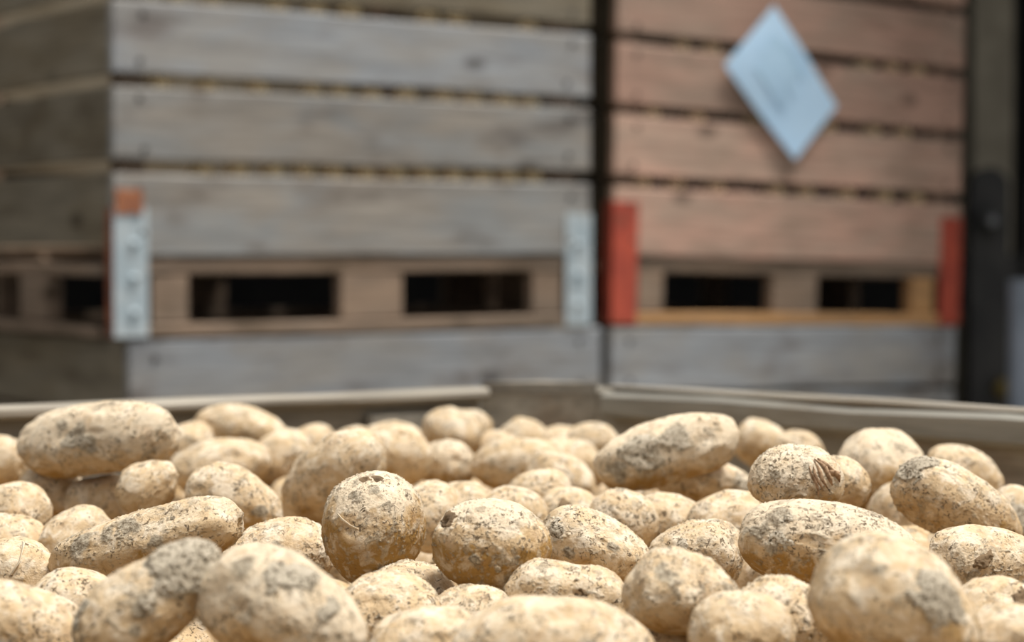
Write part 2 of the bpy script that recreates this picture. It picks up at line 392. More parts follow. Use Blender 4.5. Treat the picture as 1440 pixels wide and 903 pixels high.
# pale blue paper fixed diamond-wise on the pinkish crate
def paper():
    A, B, Cc, D = [Vector(p) for p in ((.536, .624), (.762, .378), (.610, .2336), (.368, .4635))]
    n = 10; V = []; F = []
    for i in range(n+1):
        for j in range(n+1):
            u, v = i/n, j/n
            q = A.lerp(B, u).lerp(D.lerp(Cc, u), v)
            bow = .006*math.sin(PI*u)*math.sin(PI*v) + .003*math.sin(5*u+2*v)
            V.append((q.x, -.020-bow, q.y+CAM_H))
    for i in range(n):
        for j in range(n): a = i*(n+1)+j; F.append((a, a+1, a+n+2, a+n+1))
    m = len(V); V += [(x, y+.0012, z) for x, y, z in V]
    F += [(d+m, c+m, b+m, a+m) for a, b, c, d in F]
    rim = [i*(n+1) for i in range(n+1)] + [n*(n+1)+j for j in range(1, n+1)] + [i*(n+1)+n for i in range(n-1, -1, -1)] + [j for j in range(n-1, 0, -1)]
    for a, b in zip(rim, rim[1:]+rim[:1]): F.append((a, b, b+m, a+m))
    o = mesh_obj('paper_label', V, F, M_PAPER, None, False)
    o.location = (RR[0], RR[1], 0); o.rotation_euler = (0, 0, ANG)
    tag(o, 'pale blue rectangular paper label fixed slantwise like a diamond on the pinkish crate', 'label')
    # faint printed block (too blurred to read)
    def pt(u, v):
        q = A.lerp(B, u).lerp(D.lerp(Cc, u), v); return (q.x, -.0268, q.y+CAM_H)
    V = []; F = []
    for (u0, u1, v0, v1) in ((.14, .56, .22, .34), (.14, .62, .44, .52), (.20, .62, .62, .70), (.28, .60, .12, .16)):
        b = len(V); V += [pt(u0, v0), pt(u1, v0), pt(u1, v1), pt(u0, v1)]; F.append((b, b+1, b+2, b+3))
    pr = mesh_obj('faded_print', V, F, M_PRINT, o)
M_PAPER = plain('pale_blue_paper', (.57, .79, 1.0), .5, 0, (.53, .76, .99), 6)
M_PRINT = plain('faded_blue_print', (.50, .74, .93), .6, 0, (.53, .76, .95), 9)
paper()

# column and dark machine to the right of the right-hand stack
px_ = empty('steel_column', (1.62, 6.85, FL-.03), (0, 0, .25))
tag(px_, 'olive grey column rising behind the right crate stack', 'column')
plank('flange', 4.4, .15, .012, M_PILLAR, px_, (0, -.06, 2.21), (0, PI/2, 0), wob=0, ch=.002)
plank('flange', 4.4, .15, .012, M_PILLAR, px_, (0, .06, 2.21), (0, PI/2, 0), wob=0, ch=.002)
plank('web', 4.4, .012, .108, M_PILLAR, px_, (0, 0, 2.21), (0, PI/2, 0), wob=0, ch=.002)
mc = empty('sorting_machine', (1.40, 5.95, FL-.03), (0, 0, .05))
tag(mc, 'dark unlit machine with two rounded upright side plates right of the crates', 'machine')
def upright(x, w_, h):
    pts = [(-w_/2, 0), (w_/2, 0), (w_/2, h-w_/2)] + [(w_/2*math.cos(a), h-w_/2+w_/2*math.sin(a)) for a in [PI*k/10 for k in range(1, 10)]] + [(-w_/2, h-w_/2)]
    o = prism('side_plate', pts, .05, M_MACH, mc); o.location = (x, 0, 0); return o
u1 = upright(.02, .115, 1.66); u2 = upright(.20, .13, 1.66)
for uu, r_ in ((u1, .035), (u2, .045)):
    for rr, hh, mt in ((r_, .03, M_MACH), (r_*.45, .045, M_HUB)):
        hb = mesh_obj('bearing_hub', *disc(rr, hh, 20), mt, uu, True); hb.location = (-.006, -.03, 1.50)
plank('cross_beam', .30, .16, .05, M_MACH, mc, (.09, .05, 1.32), wob=0)
plank('cross_beam', .30, .08, .05, M_MACH, mc, (.09, .05, .55), wob=0)
yh = mesh_obj('grease_cap', *disc(.028, .02, 14), plain('dull_yellow_paint', (.22, .16, .05), .6), mc, True); yh.location = (.055, -.05, 1.005)
ps = empty('guard_post', (1.362, 5.30, FL-.03))
tag(ps, 'blue-grey upright post at the right frame edge beyond the bin', 'post')
plank('post_tube', 1.31, .07, .07, M_POST, ps, (0, 0, .655), (0, PI/2, 0), wob=0, ch=.012)
plank('post_cap', .07, .075, .075, M_POST, ps, (0, 0, 1.3), (0, PI/2, 0), wob=0, ch=.02)

# ------------------------------------------------------------------ the bin the potatoes lie in
BC = Vector((.0412, 2.3)); D1 = Vector((-.788, -.616)); D2 = Vector((.616, -.788)); BW, BL = 1.6, 1.2
bin_ = empty('potato_bin', (BC.x, BC.y, FL), (-.0104, -.0163, math.atan2(D2.y, D2.x)))
tag(bin_, 'open wooden bin holding the heap of potatoes, its far corner and two walls in view', 'crate')
BH = 1.226; bt = .026; Rb = random.Random(77)
def bwall(x0, y0, x1, y1, side):
    L = math.hypot(x1-x0, y1-y0); a = math.atan2(y1-y0, x1-x0)
    nx, ny = -math.sin(a), math.cos(a)           # outward
    cx_, cy_ = (x0+x1)/2+nx*bt/2, (y0+y1)/2+ny*bt/2
    z = BH; k = 0
    hs = [.150]*7
    for h in hs:
        plank('side_board', L+(2*bt if side % 2 else 0), h, bt, M_BIN, bin_, (cx_, cy_, z-h/2), (0, 0, a), seg=8, wob=.0012, rng=Rb, ch=.005)
        z -= h+.006
    return cx_, cy_, a, nx, ny, L
bwall(0, 0, BW, 0, 1); bwall(0, -BL, 0, 0, 0); bwall(BW, 0, BW, -BL, 0); bwall(BW, -BL, 0, -BL, 1)
# worn top rails nailed inside along the two far walls
plank('rim_highlight_strip', BW-.13, .007, .024, M_BINRIM, bin_, (BW/2+.055, .002, BH+.003), seg=8, rng=Rb, ch=.003)  # pale strip added on the rim, painting in its edge highlight
plank('top_rail', BW-.13, .028, .016, M_BINGREY, bin_, (BW/2+.055, -.009, BH-.016), seg=8, rng=Rb, ch=.005)
plank('top_rail', BL-.10, .014, .016, M_BINRIM, bin_, (.009, -BL/2-.045, BH-.005), (0, 0, PI/2), seg=8, rng=Rb, ch=.004)
plank('corner_board', .62, .145, .014, M_BIN, bin_, (.010, -.185, BH-.335), (0, PI/2, PI/2), rng=Rb, ch=.004)
# mitred corner board across the far corner
w_ = .112; dx = .079
V = [(0, -dx), (dx, 0), (.0, -.0)]
pts = [(0, -dx-.012), (dx+.012, 0), (0, 0)]
hz = (.2, BH+.001)
VV = [(x+(.001), y-.001, z) for z in hz for x, y in pts]
cpost = mesh_obj('corner_post', VV, [(0, 1, 2), (5, 4, 3), (0, 3, 4, 1), (1, 4, 5, 2), (2, 5, 3, 0)], M_BIN, bin_)
capV = [(x*1.02+.001, y*1.02-.001, z) for z in (BH-.006, BH+.006) for x, y in pts]
mesh_obj('corner_cap', capV, [(0, 1, 2), (5, 4, 3), (0, 3, 4, 1), (1, 4, 5, 2), (2, 5, 3, 0)], M_BINRIM, bin_)
for k in range(10):
    plank('deck_board', BL-.01, .02, .145, M_BROWN, bin_, (.08+k*.16, -BL/2, .14), (0, 0, PI/2), rng=Rb)
for y in (-.08, -BL/2, -BL+.08):
    plank('runner', BW, .13, .09, M_BROWN, bin_, (BW/2, y, .065), rng=Rb)

# ------------------------------------------------------------------ potatoes
def hash3(I, seed):
    I = I.astype(np.int64); h = (I[..., 0]*374761393 + I[..., 1]*668265263 + I[..., 2]*2147483647 + seed*1274126177) & 0xffffffff
    h = ((h ^ (h >> 13))*1274126177) & 0xffffffff; h = h ^ (h >> 16)
    return h/4294967295.0
def vnoise(P, seed):
    I = np.floor(P); f = P-I; f = f*f*(3-2*f); r = 0
    for dx_ in (0, 1):
        for dy_ in (0, 1):
            for dz_ in (0, 1):
                wgt = (f[:, 0] if dx_ else 1-f[:, 0])*(f[:, 1] if dy_ else 1-f[:, 1])*(f[:, 2] if dz_ else 1-f[:, 2])
                r = r + wgt*hash3(I+np.array([dx_, dy_, dz_]), seed)
    return r*2-1
def fbm(P, seed, oc=3, g=.5):
    s, a = 0, 1.0
    for o in range(oc): s = s + a*vnoise(P*2**o + o*17.3, seed+o*7); a *= g
    return s
def spud(seed, a, b, c, sub, taper=0, bend=0, q=2.2, rough=1.0, pinch=0, mud=(), dents=(), dust_light_dir=None, relief=True):
    """potato surface: long axis X; returns verts, faces, mud mask, dust, directions and normals"""
    d, F = ICO(sub)
    rs = np.random.RandomState(seed+100)
    ax = np.abs(d)
    r = 1/((ax[:, 0]**q + (ax[:, 1]**2+ax[:, 2]**2)**(q/2))**(1/q))
    P = d*r[:, None]
    t = P[:, 0]
    lo = fbm(d*1.3+rs.uniform(0, 50, 3), seed, 2)*.075*rough + fbm(d*3.1+rs.uniform(0, 50, 3), seed+3, 2)*.022*rough
    s = 1+lo
    cross = (1+taper*t)*(1-pinch*np.exp(-(t/.3)**2))
    P = P*s[:, None]
    P[:, 1] *= cross; P[:, 2] *= cross
    X = np.stack([P[:, 0]*a, P[:, 1]*b+bend*b*(t*t-.35), P[:, 2]*c], 1)
    N = np.stack([d[:, 0]/a, d[:, 1]/b, d[:, 2]/c], 1); N /= np.linalg.norm(N, axis=1)[:, None]
    h = np.zeros(len(d))
    for _ in range(7):                                   # shallow eyes
        e = rs.normal(size=3); e /= np.linalg.norm(e); w2 = rs.uniform(.09, .17)
        g = ((d-e)**2).sum(1); h -= rs.uniform(.0006, .0016)*np.exp(-g/w2**2)
        h += rs.uniform(.0002, .0006)*np.exp(-((np.sqrt(g)-w2*1.5)/(w2*.5))**2)*(d[:, 1] > e[1])
    for (u, v_, w2, dep) in dents:
        e = vdir(u, v_); g = ((d-e)**2).sum(1); h -= dep*np.exp(-(g/w2**2)**1.5)
    m = np.zeros(len(d))
    W = X*1000
    wig = fbm(W/9+seed, seed+11, 4, .6)
    for (u, v_, rad, th) in mud:
        e = vdir(u, v_); g = np.sqrt(((X-np.array([e[0]*a, e[1]*b, e[2]*c]))**2).sum(1))
        k = np.clip((1-g/(rad*(1+.55*wig)))*3.0, 0, 1); m = np.maximum(m, k); h += th*k*(.75+.35*wig)
    if relief:
        n1 = fbm(W/5.5+seed*3, seed+21, 3, .55)
        k = np.clip((n1-.52)*5, 0, 1); h += k*.00042; 
        h += fbm(W/2.2, seed+31, 2)*.00014
        if sub >= 6:                                     # soil crumbs
            n2 = fbm(W/1.5+5, seed+41, 2, .6); area = np.clip(fbm(W/14+9, seed+51, 2)+.45, 0, 1)
            k2 = np.clip((n2-.52)*4, 0, 1)*area; h += k2*.0009; m = np.maximum(m, np.clip(k2*1.3, 0, .9))
            m = np.maximum(m, k*.55)
        else: m = np.maximum(m, k*.5)
    X = X + N*h[:, None]
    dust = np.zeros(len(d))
    if dust_light_dir is not None:
        dv, off, amt = dust_light_dir
        dust = amt*np.clip((d@np.array(dv)-off)*2.2 + .6*fbm(d*3, seed+61, 3), -1, 1)  # up-facing mask: dusty tops plus painted top light
    return X, F, m, dust, d, N
def vdir(u, v_):
    return np.array([u, v_, math.sqrt(max(0.02, 1-u*u-v_*v_))])/math.sqrt(max(u*u+v_*v_+max(0.02, 1-u*u-v_*v_), 1e-6))
def crust(name, X, F, N, d, a, b, c, u, v_, rad, th, seed, mat, parent, label=None, stretch=(1, 1), rag=.8):
    """a scab of dried mud clinging to the potato: a patch of its surface, lifted, with a ragged sunk edge"""
    e = vdir(u, v_); o0 = np.array([e[0]*a, e[1]*b, e[2]*c])
    q = X-o0; q = q/np.array([stretch[0], stretch[1], 1.0])
    W = X*1000
    g = np.sqrt((q**2).sum(1))/(rad*(1+rag*fbm(W/11+seed, seed, 4, .62)))
    keep = g < 1.12
    fm = keep[F].all(1)
    if fm.sum() < 20: return None
    f2 = F[fm]; lab = np.arange(len(X))                    # keep one connected piece
    for _ in range(400):
        old = lab.copy()
        mn = lab[f2].min(1)
        for j in range(3): np.minimum.at(lab, f2[:, j], mn)
        lab = lab[lab]
        if (lab == old).all(): break
    big = np.bincount(lab[f2[:, 0]]).argmax(); f2 = f2[lab[f2[:, 0]] == big]; idx = np.unique(f2); mp = -np.ones(len(X), int); mp[idx] = np.arange(len(idx))
    k = np.clip((1-g)*5.5, -.6, 1)
    crack = np.abs(fbm(W/8+3*seed, seed+5, 3, .6))
    lift = th*k*(1+.35*fbm(W/5, seed+9, 3)) - th*.55*np.clip(1-crack*9, 0, 1)*(k > .3)
    V = (X+N*lift[:, None])[idx]
    me = fast_mesh(name, V, mp[f2], mat)
    o = bpy.data.objects.new(name, me); link(o, parent)
    if label: o['label'] = label
    return o

# number, place, turn, half length, half height, half depth, label
TAB = [
    (0, (-0.337, 1.618, 1.203), (1.53, -0.11, -0.37), 0.072, 0.029, 0.0281, 'long smooth potato lying high over a dark hole at the far left'),
    (1, (-0.266, 1.97, 1.179), (1.41, 0.16, -0.25), 0.0501, 0.0233, 0.0235, 'tan potato with a small orange blemish, behind the long top-left potato'),
    (2, (-0.318, 1.95, 1.165), (1.43, -0.33, 0.3), 0.0259, 0.0227, 0.0235, 'small pale potato squeezed between the long top-left potato and the orange-blemished one'),
    (3, (-0.273, 1.861, 1.154), (1.47, -0.14, 0.08), 0.0481, 0.0269, 0.0261, 'pale oval potato below the orange-blemished one near the left back'),
    (4, (-0.278, 1.527, 1.176), (1.82, -0.58, -0.42), 0.0261, 0.0203, 0.0235, 'pointed grey-tan potato standing upright below the long top-left potato'),
    (5, (-0.34, 1.634, 1.148), (1.47, -0.09, -0.06), 0.0275, 0.0245, 0.0238, 'small stubby potato at the edge of the dark hole, left of the pointed one'),
    (6, (-0.213, 1.522, 1.165), (1.38, 0.49, -0.04), 0.0382, 0.024, 0.0235, 'plump potato sloping down right, behind the very long speckled potato'),
    (7, (-0.237, 1.284, 1.168), (1.55, -0.26, -0.31), 0.0707, 0.0216, 0.0235, 'very long speckled potato lying slanted across the left middle'),
    (8, (-0.318, 1.447, 1.143), (1.43, -0.2, 0.22), 0.0285, 0.0252, 0.0244, 'low potato behind the left end of the very long speckled one'),
    (9, (-0.374, 1.496, 1.16), (1.27, 0.23, -0.37), 0.0264, 0.0229, 0.0235, 'greyish potato at the left frame edge below the dark hole rim'),
    (10, (-0.462, 1.795, 1.167), (-2.89, -1.51, -1.57), 0.0245, 0.0232, 0.0235, 'potato cut by the left frame edge, left of the long top potato'),
    (11, (-0.368, 1.45, 1.139), (1.38, 0.17, 0.01), 0.0287, 0.0256, 0.0248, 'small potato at the left edge under the greyish one'),
    (12, (-0.328, 1.308, 1.142), (1.35, 0.17, -0.07), 0.0278, 0.0248, 0.0241, 'potato at the left edge with a thin root stuck to it'),
    (13, (-0.191, 1.04, 1.172), (1.47, -0.66, 0.13), 0.0419, 0.0224, 0.0235, 'big slanted potato with its upper end capped in cracked grey mud'),
    (14, (-0.263, 1.206, 1.137), (1.39, 0.09, 0.21), 0.03, 0.0265, 0.0257, 'flat pale potato wedged left of the mud-capped one'),
    (15, (-0.273, 1.115, 1.142), (1.51, 0.52, 0.46), 0.0385, 0.0253, 0.0245, 'speckled potato sloping down right in the lower left corner'),
    (16, (-0.117, 1.027, 1.167), (1.26, 0.42, -0.23), 0.0465, 0.0302, 0.0293, 'large near potato with grey mud scabs, right of the mud-capped one'),
    (17, (-0.162, 1.358, 1.145), (1.42, -0.24, 0.15), 0.0392, 0.0262, 0.0254, 'pale streaked potato behind the large scabbed one in the left foreground'),
    (18, (-0.221, 1.908, 1.157), (1.42, -0.59, 0.24), 0.0317, 0.026, 0.0252, 'grey-shaded potato leaning on the large pale one, left of the middle'),
    (19, (-0.204, 2.038, 1.155), (1.47, -0.01, -0.19), 0.026, 0.023, 0.0235, 'tiny-looking far potato near the left wall, with a brown scab'),
    (20, (-0.144, 1.599, 1.176), (1.85, -0.61, -0.53), 0.0495, 0.0298, 0.0289, 'large pale potato rising to the right behind the tall upright egg potato'),
    (21, (-0.108, 1.83, 1.167), (1.53, 0.17, 0.43), 0.0357, 0.0282, 0.0273, 'cream potato with two dark pits, just right of the large pale one'),
    (22, (-0.061, 1.863, 1.155), (1.46, -0.01, -0.18), 0.0269, 0.024, 0.0235, 'potato with a brown underside right of the cream pitted one'),
    (23, (-0.061, 2.023, 1.171), (1.39, 0.42, -0.2), 0.0321, 0.0246, 0.0239, 'roundest far potato poking up left of the corner post'),
    (24, (-0.048, 2.161, 1.161), (1.48, 0.01, 0.35), 0.0274, 0.0237, 0.0235, 'small potato peeking out behind the roundest far one'),
    (25, (-0.124, 2.041, 1.157), (1.47, -0.1, 0.08), 0.0366, 0.0232, 0.0235, 'low far potato in front of the left back wall'),
    (26, (-0.163, 2.071, 1.15), (1.49, -0.14, -0.02), 0.0252, 0.0232, 0.0235, 'far low potato left of the low one at the left back wall'),
    (27, (0.012, 2.13, 1.152), (1.5, 0.09, 0.24), 0.0285, 0.025, 0.0243, 'small far potato just right of the corner post'),
    (28, (0.005, 1.821, 1.16), (1.49, -0.09, -0.42), 0.0451, 0.0248, 0.024, 'broad pale potato below the bin corner with grey smudges'),
    (29, (0.044, 1.772, 1.152), (1.55, 0.44, 0.19), 0.032, 0.0237, 0.0235, 'potato sloping down right with a grey smudged shoulder, below the bin corner'),
    (30, (0.023, 1.617, 1.157), (1.48, -0.32, -0.11), 0.0267, 0.0224, 0.0235, 'light speckled potato in the middle behind the round golden one'),
    (31, (0.046, 1.572, 1.145), (1.49, -0.18, -0.37), 0.028, 0.0252, 0.0245, 'small flat potato with a dark scab between middle speckled ones'),
    (32, (-0.092, 1.312, 1.173), (0.92, -1.3, 0.71), 0.0378, 0.0339, 0.0339, 'tall upright egg potato with dusty top and golden brown underside'),
    (33, (-0.062, 1.516, 1.154), (1.01, -0.84, 0.65), 0.0283, 0.025, 0.0243, 'pale dusty potato tucked behind the tall upright egg potato'),
    (34, (-0.041, 1.596, 1.146), (1.41, 0.07, -0.27), 0.029, 0.0255, 0.0247, 'low pale potato between the two golden potatoes, further back'),
    (35, (0.001, 1.554, 1.148), (1.47, 0.26, 0.11), 0.0277, 0.0246, 0.0239, 'pale potato directly behind the round golden one'),
    (36, (-0.013, 1.25, 1.17), (1.4, 0.13, -0.19), 0.0371, 0.0305, 0.0305, 'round golden potato with dusty crown, in sharp focus at the middle'),
    (37, (-0.067, 1.28, 1.129), (1.42, 0.18, 0.21), 0.0313, 0.0276, 0.0268, 'dusty potato between and below the two golden potatoes, rear of two'),
    (38, (-0.074, 1.196, 1.136), (1.38, -0.04, 0.2), 0.0304, 0.0261, 0.0253, 'dusty flaking potato in front of the gap between the golden potatoes'),
    (39, (-0.024, 1.207, 1.127), (1.39, -0.06, -0.25), 0.0292, 0.0257, 0.0249, 'low white-dusted potato in front of the round golden one'),
    (40, (-0.047, 1.08, 1.139), (1.31, -0.22, 0.31), 0.0325, 0.0239, 0.0235, 'blurred pale potato at the bottom edge left of the wide front one'),
    (41, (0.023, 1.044, 1.145), (1.38, 0.06, 0.14), 0.0535, 0.0298, 0.0289, 'widest blurred potato along the bottom edge in the middle'),
    (42, (0.125, 1.62, 1.193), (1.41, -0.23, 0.18), 0.0602, 0.0267, 0.0259, 'long dusty potato with grey patches lying on top at the right back'),
    (43, (0.16, 1.656, 1.164), (1.5, 0.14, 0.29), 0.0424, 0.019, 0.0235, 'smooth oval potato just below the long grey-patched one'),
    (44, (0.243, 1.951, 1.167), (1.5, 0.52, -0.09), 0.0266, 0.0239, 0.0235, 'rounded potato behind the right end of the long grey-patched one'),
    (45, (0.081, 2.032, 1.157), (1.47, 0.01, 0.23), 0.028, 0.0242, 0.0235, 'far potato left of the long grey-patched one'),
    (46, (0.055, 1.912, 1.151), (1.54, 0.21, 0.34), 0.0395, 0.0237, 0.0235, 'far pale potato under the bin corner, right of centre'),
    (47, (0.05, 2.159, 1.14), (1.47, -0.01, -0.36), 0.0301, 0.026, 0.0252, 'sliver of a far potato at the foot of the right back wall'),
    (48, (0.082, 1.496, 1.152), (1.64, 0.51, 0.34), 0.0275, 0.0246, 0.0239, 'pale lumpy potato right of the middle, with a brown end'),
    (49, (0.121, 1.529, 1.146), (1.43, 0.2, -0.1), 0.0297, 0.0245, 0.0238, 'dusty potato behind and right of the lumpy one'),
    (50, (0.057, 1.341, 1.156), (1.44, 0.38, -0.03), 0.0385, 0.0229, 0.0235, 'white speckled potato right behind the round golden one'),
    (51, (0.127, 1.363, 1.146), (1.46, -0.21, -0.32), 0.0331, 0.0256, 0.0248, 'spotted potato left of the big muddy-speckled one'),
    (52, (0.163, 1.503, 1.15), (1.34, -0.3, 0.2), 0.0315, 0.0244, 0.0237, 'pale potato behind the spotted one, below the smooth oval one'),
    (53, (0.035, 1.218, 1.143), (1.37, 0.13, -0.19), 0.0388, 0.0241, 0.0235, 'white dusted double-humped potato with a torn dark scar'),
    (54, (0.098, 1.127, 1.161), (1.5, 0.26, 0.34), 0.0333, 0.0246, 0.0238, 'smooth pale faceted potato at the front right of the middle'),
    (55, (0.126, 1.087, 1.145), (1.4, -0.18, -0.2), 0.0292, 0.025, 0.0243, 'blurred tan potato at the bottom edge left of the biggest near one'),
    (56, (0.155, 1.139, 1.145), (1.54, 0.7, 0.04), 0.0273, 0.0244, 0.0236, 'dusty streaked potato wedged left of the biggest near one'),
    (57, (0.091, 1.145, 1.114), (1.36, -0.0, -0.09), 0.032, 0.0285, 0.0277, 'small blurred potato low at the bottom edge'),
    (58, (0.197, 1.373, 1.198), (1.49, 0.14, 0.1), 0.0326, 0.0241, 0.0241, 'round potato with peeling papery skin, on top of the big muddy one'),
    (59, (0.242, 1.46, 1.185), (1.43, 0.24, -0.29), 0.0213, 0.0203, 0.0235, 'pale potato peeking out right behind the peeling-skin one'),
    (60, (0.199, 1.239, 1.172), (1.41, 0.11, -0.29), 0.0599, 0.0267, 0.0259, 'big mud-speckled potato with golden underside, in sharp focus at the right'),
    (61, (0.306, 1.65, 1.174), (1.69, 0.52, 0.24), 0.0371, 0.0355, 0.0355, 'large round potato with olive underside near the right wall'),
    (62, (0.385, 1.687, 1.165), (1.69, 0.48, 0.24), 0.0355, 0.0229, 0.0235, 'smooth pale potato near the right wall, rightmost against the boards'),
    (63, (0.321, 1.432, 1.173), (1.6, 0.52, 0.05), 0.0504, 0.0257, 0.0249, 'slanted potato with a muddy crusted end at the right'),
    (64, (0.309, 1.29, 1.152), (1.48, 0.14, 0.38), 0.0432, 0.0253, 0.0246, 'pale potato cut by the right frame edge, below the slanted muddy-ended one'),
    (65, (0.198, 1.024, 1.172), (1.36, 0.46, -0.31), 0.0457, 0.0331, 0.0321, 'biggest nearest potato, blurred, with grey mud smear at the lower right'),
    (66, (0.283, 1.16, 1.141), (1.42, 0.09, 0.31), 0.0316, 0.0243, 0.0236, 'potato with a dark mud lump, right of the biggest near one'),
    (67, (0.262, 1.043, 1.145), (1.39, -0.18, -0.3), 0.0293, 0.0256, 0.0248, 'blurred plain potato in the bottom right corner'),
    (68, (0.399, 1.553, 1.144), (-0.26, -1.12, 1.57), 0.0292, 0.025, 0.0242, 'mud-covered potato at the right frame edge'),
    (69, (0.312, 1.601, 1.143), (-0.19, -1.42, 1.57), 0.0276, 0.0246, 0.0238, 'sliver of a potato between the large round and slanted muddy-ended ones'),
    (70, (0.106, 1.697, 1.144), (1.46, 0.09, 0.09), 0.0244, 0.0234, 0.0235, 'small potato under the long grey-patched one'),
    (71, (-0.015, 2.048, 1.146), (1.46, 0.01, 0.42), 0.0277, 0.0253, 0.0246, 'far potato in front of the dark corner post line'),
    (73, (-0.385, 1.657, 1.153), (1.45, -0.08, 0.26), 0.029, 0.0233, 0.0235, 'shaded potato directly under the left half of the long one at the far left'),
    (74, (-0.416, 1.778, 1.116), (1.42, -0.01, -0.4), 0.0341, 0.0292, 0.0283, 'darkest potato down in the hole beneath the long one'),
    (75, (0.274, 1.911, 1.162), (1.47, 0.17, -0.13), 0.0247, 0.0228, 0.0235, 'low potato against the right wall behind the peeling-skin one'),
]
# own shape of single potatoes: taper, bend, bluntness, pinch, extra mud, dents, dusty tops with painted top light
SH = {
 0: dict(bend=-.06, q=2.9, taper=-.04, mud=((.0, .35, .008, .0004), (.15, -.1, .010, .0005), (-.25, .5, .007, .0004), (.72, .3, .006, .0004))),
 1: dict(bend=-.25, q=2.3), 4: dict(taper=-.35, q=2.0), 5: dict(taper=.1, q=2.4, pinch=.08),
 6: dict(q=2.3, mud=((.6, .1, .006, .0005),)), 7: dict(q=2.6, taper=.08, bend=.06, mud=((.0, .55, .010, .0005), (-.5, .4, .009, .0005), (-.2, .5, .006, .0004), (.3, -.1, .006, .0004))),
 13: dict(q=2.3, taper=-.22, bend=.05, mud=((.0, .0, .007, .0006), (-.25, -.3, .005, .0004))),
 16: dict(q=2.2, taper=-.10, mud=((-.55, .45, .008, .0005),)),
 20: dict(q=2.3), 21: dict(q=2.4, dents=((-.1, .75, .10, .003), (.15, .65, .07, .002))), 23: dict(q=2.1),
 32: dict(q=2.05, taper=.10, dents=((.80, .35, .07, .0022), (.82, .12, .06, .0018), (-.12, .42, .10, .0020)), rough=.6, mud=((.62, .1, .005, .0005), (.48, .52, .0035, .0006))),
 36: dict(q=2.25, taper=.03, rough=.7, dents=((-.75, .35, .12, .003), (.05, -.15, .08, .0015), (.45, -.45, .10, .0012)), mud=((-.12, -.28, .0042, .0014), (.30, -.42, .002, .001))),
 42: dict(q=2.5, taper=.10, bend=-.05, mud=((.10, .3, .012, .0006), (-.35, .1, .016, .0005), (-.75, -.2, .010, .0005))),
 43: dict(q=2.3, mud=((.62, -.05, .009, .0005),)),
 48: dict(q=2.1, taper=.15), 50: dict(q=2.2, mud=((-.72, .05, .008, .0006), (.2, .2, .007, .0005), (-.45, -.4, .006, .0005))),
 53: dict(q=2.6, pinch=.16, dents=((.22, .15, .10, .003),)), 54: dict(q=2.9, rough=1.4, mud=((-.6, .3, .010, .0004), (.55, .3, .006, .0005))),
 58: dict(q=2.3, rough=.8, mud=((-.62, .1, .004, .0006),)), 59: dict(q=2.1),
 60: dict(q=2.3, taper=-.13, bend=-.06, rough=.7, mud=((-.52, .50, .008, .0007), (-.72, .10, .009, .0006), (-.55, -.2, .006, .0009), (.22, .25, .0045, .0012), (.03, -.25, .005, .0007))),
 61: dict(q=2.1, taper=.05), 62: dict(q=2.3), 63: dict(q=2.3, taper=-.12, bend=-.05), 65: dict(q=2.4, rough=.8, mud=((.5, .5, .012, .0006), (-.3, .4, .004, .0004))),
 66: dict(q=2.2), 64: dict(q=2.4, mud=((-.55, -.3, .006, .0006),)), 12: dict(q=2.2), 17: dict(q=2.2, mud=((.0, .3, .008, .0006),)),
}
HI = {13, 16, 17, 32, 33, 36, 37, 38, 50, 51, 53, 54, 58, 60, 48, 64, 7, 39, 56, 63}
GOLD = {32: (.22, .42), 36: (.27, .42), 60: (.0, .38), 61: (-.1, .3), 42: (-.45, .25), 22: (-.2, .3), 58: (-.4, .25), 0: (-.45, .25), 16: (-.35, .25), 43: (-.35, .25)}
def place(o, loc, rot): o.location = loc; o.rotation_euler = rot
SPUD = {}
NEARP = {}
for (i, loc, rot, a, b, c, label) in TAB:
    if i == 74: continue                                # (nothing of it shows)
    k = dict(SH.get(i, {}))
    rs = random.Random(i*13+1)
    k.setdefault('taper', rs.uniform(-.14, .14)); k.setdefault('bend', rs.uniform(-.12, .06)); k.setdefault('q', rs.uniform(2.05, 2.5))
    sub = 6 if i in HI else 5
    if i not in GOLD: GOLD[i] = (rs.uniform(-.4, .1), .15)  # painted light on the rest: paler tops, more golden undersides
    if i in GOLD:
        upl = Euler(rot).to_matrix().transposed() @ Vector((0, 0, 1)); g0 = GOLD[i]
        k['dust_light_dir'] = (tuple(upl), g0[0], g0[1])
    X, F, m, du, d, N = spud(i*7+3, a, b, c, sub, **k)
    o = bpy.data.objects.new('potato', fast_mesh('potato', X, F, M_POT, {'mud': m, 'dust': du}))
    place(o, loc, rot); tag(o, label, 'potato', 'loose potatoes heaped in the bin'); link(o)
    SPUD[i] = (o, X, F, N, d, a, b, c)
def cr(i, u, v_, rad, th, mat=M_MUD, name='mud_crust', label=None, **k):
    o, X, F, N, d, a, b, c = SPUD[i]
    return crust(name, X, F, N, d, a, b, c, u, v_, rad, th, i*31+int(abs(u*100)), mat, o, label, **k)
cr(13, .86, .30, .027, .0022, name='mud_cap', label='cracked grey mud cap on the upper end', rag=.22)
cr(13, -.82, .50, .010, .0010)
cr(13, .05, .05, .0052, .0010)
cr(16, .02, .60, .010, .0011, label='grey mud scab')
cr(16, .50, .45, .007, .0010, stretch=(.5, 1.3))
cr(65, .38, .50, .0125, .0012, label='grey mud smear')
cr(63, -.9, .3, .015, .0014, label='crusted muddy end')
cr(68, 0, .3, .016, .0012)
cr(60, -.46, .60, .006, .0013); cr(60, -.42, -.05, .0065, .0010); cr(60, .28, .34, .0035, .0022, M_DARKMUD)
cr(53, .25, .10, .0075, .0006, M_DARKMUD, 'torn_scar', 'dark brown torn scar', stretch=(1.6, .6))
cr(66, .1, .45, .008, .0022, M_DARKMUD, 'mud_lump', 'dark mud lump')
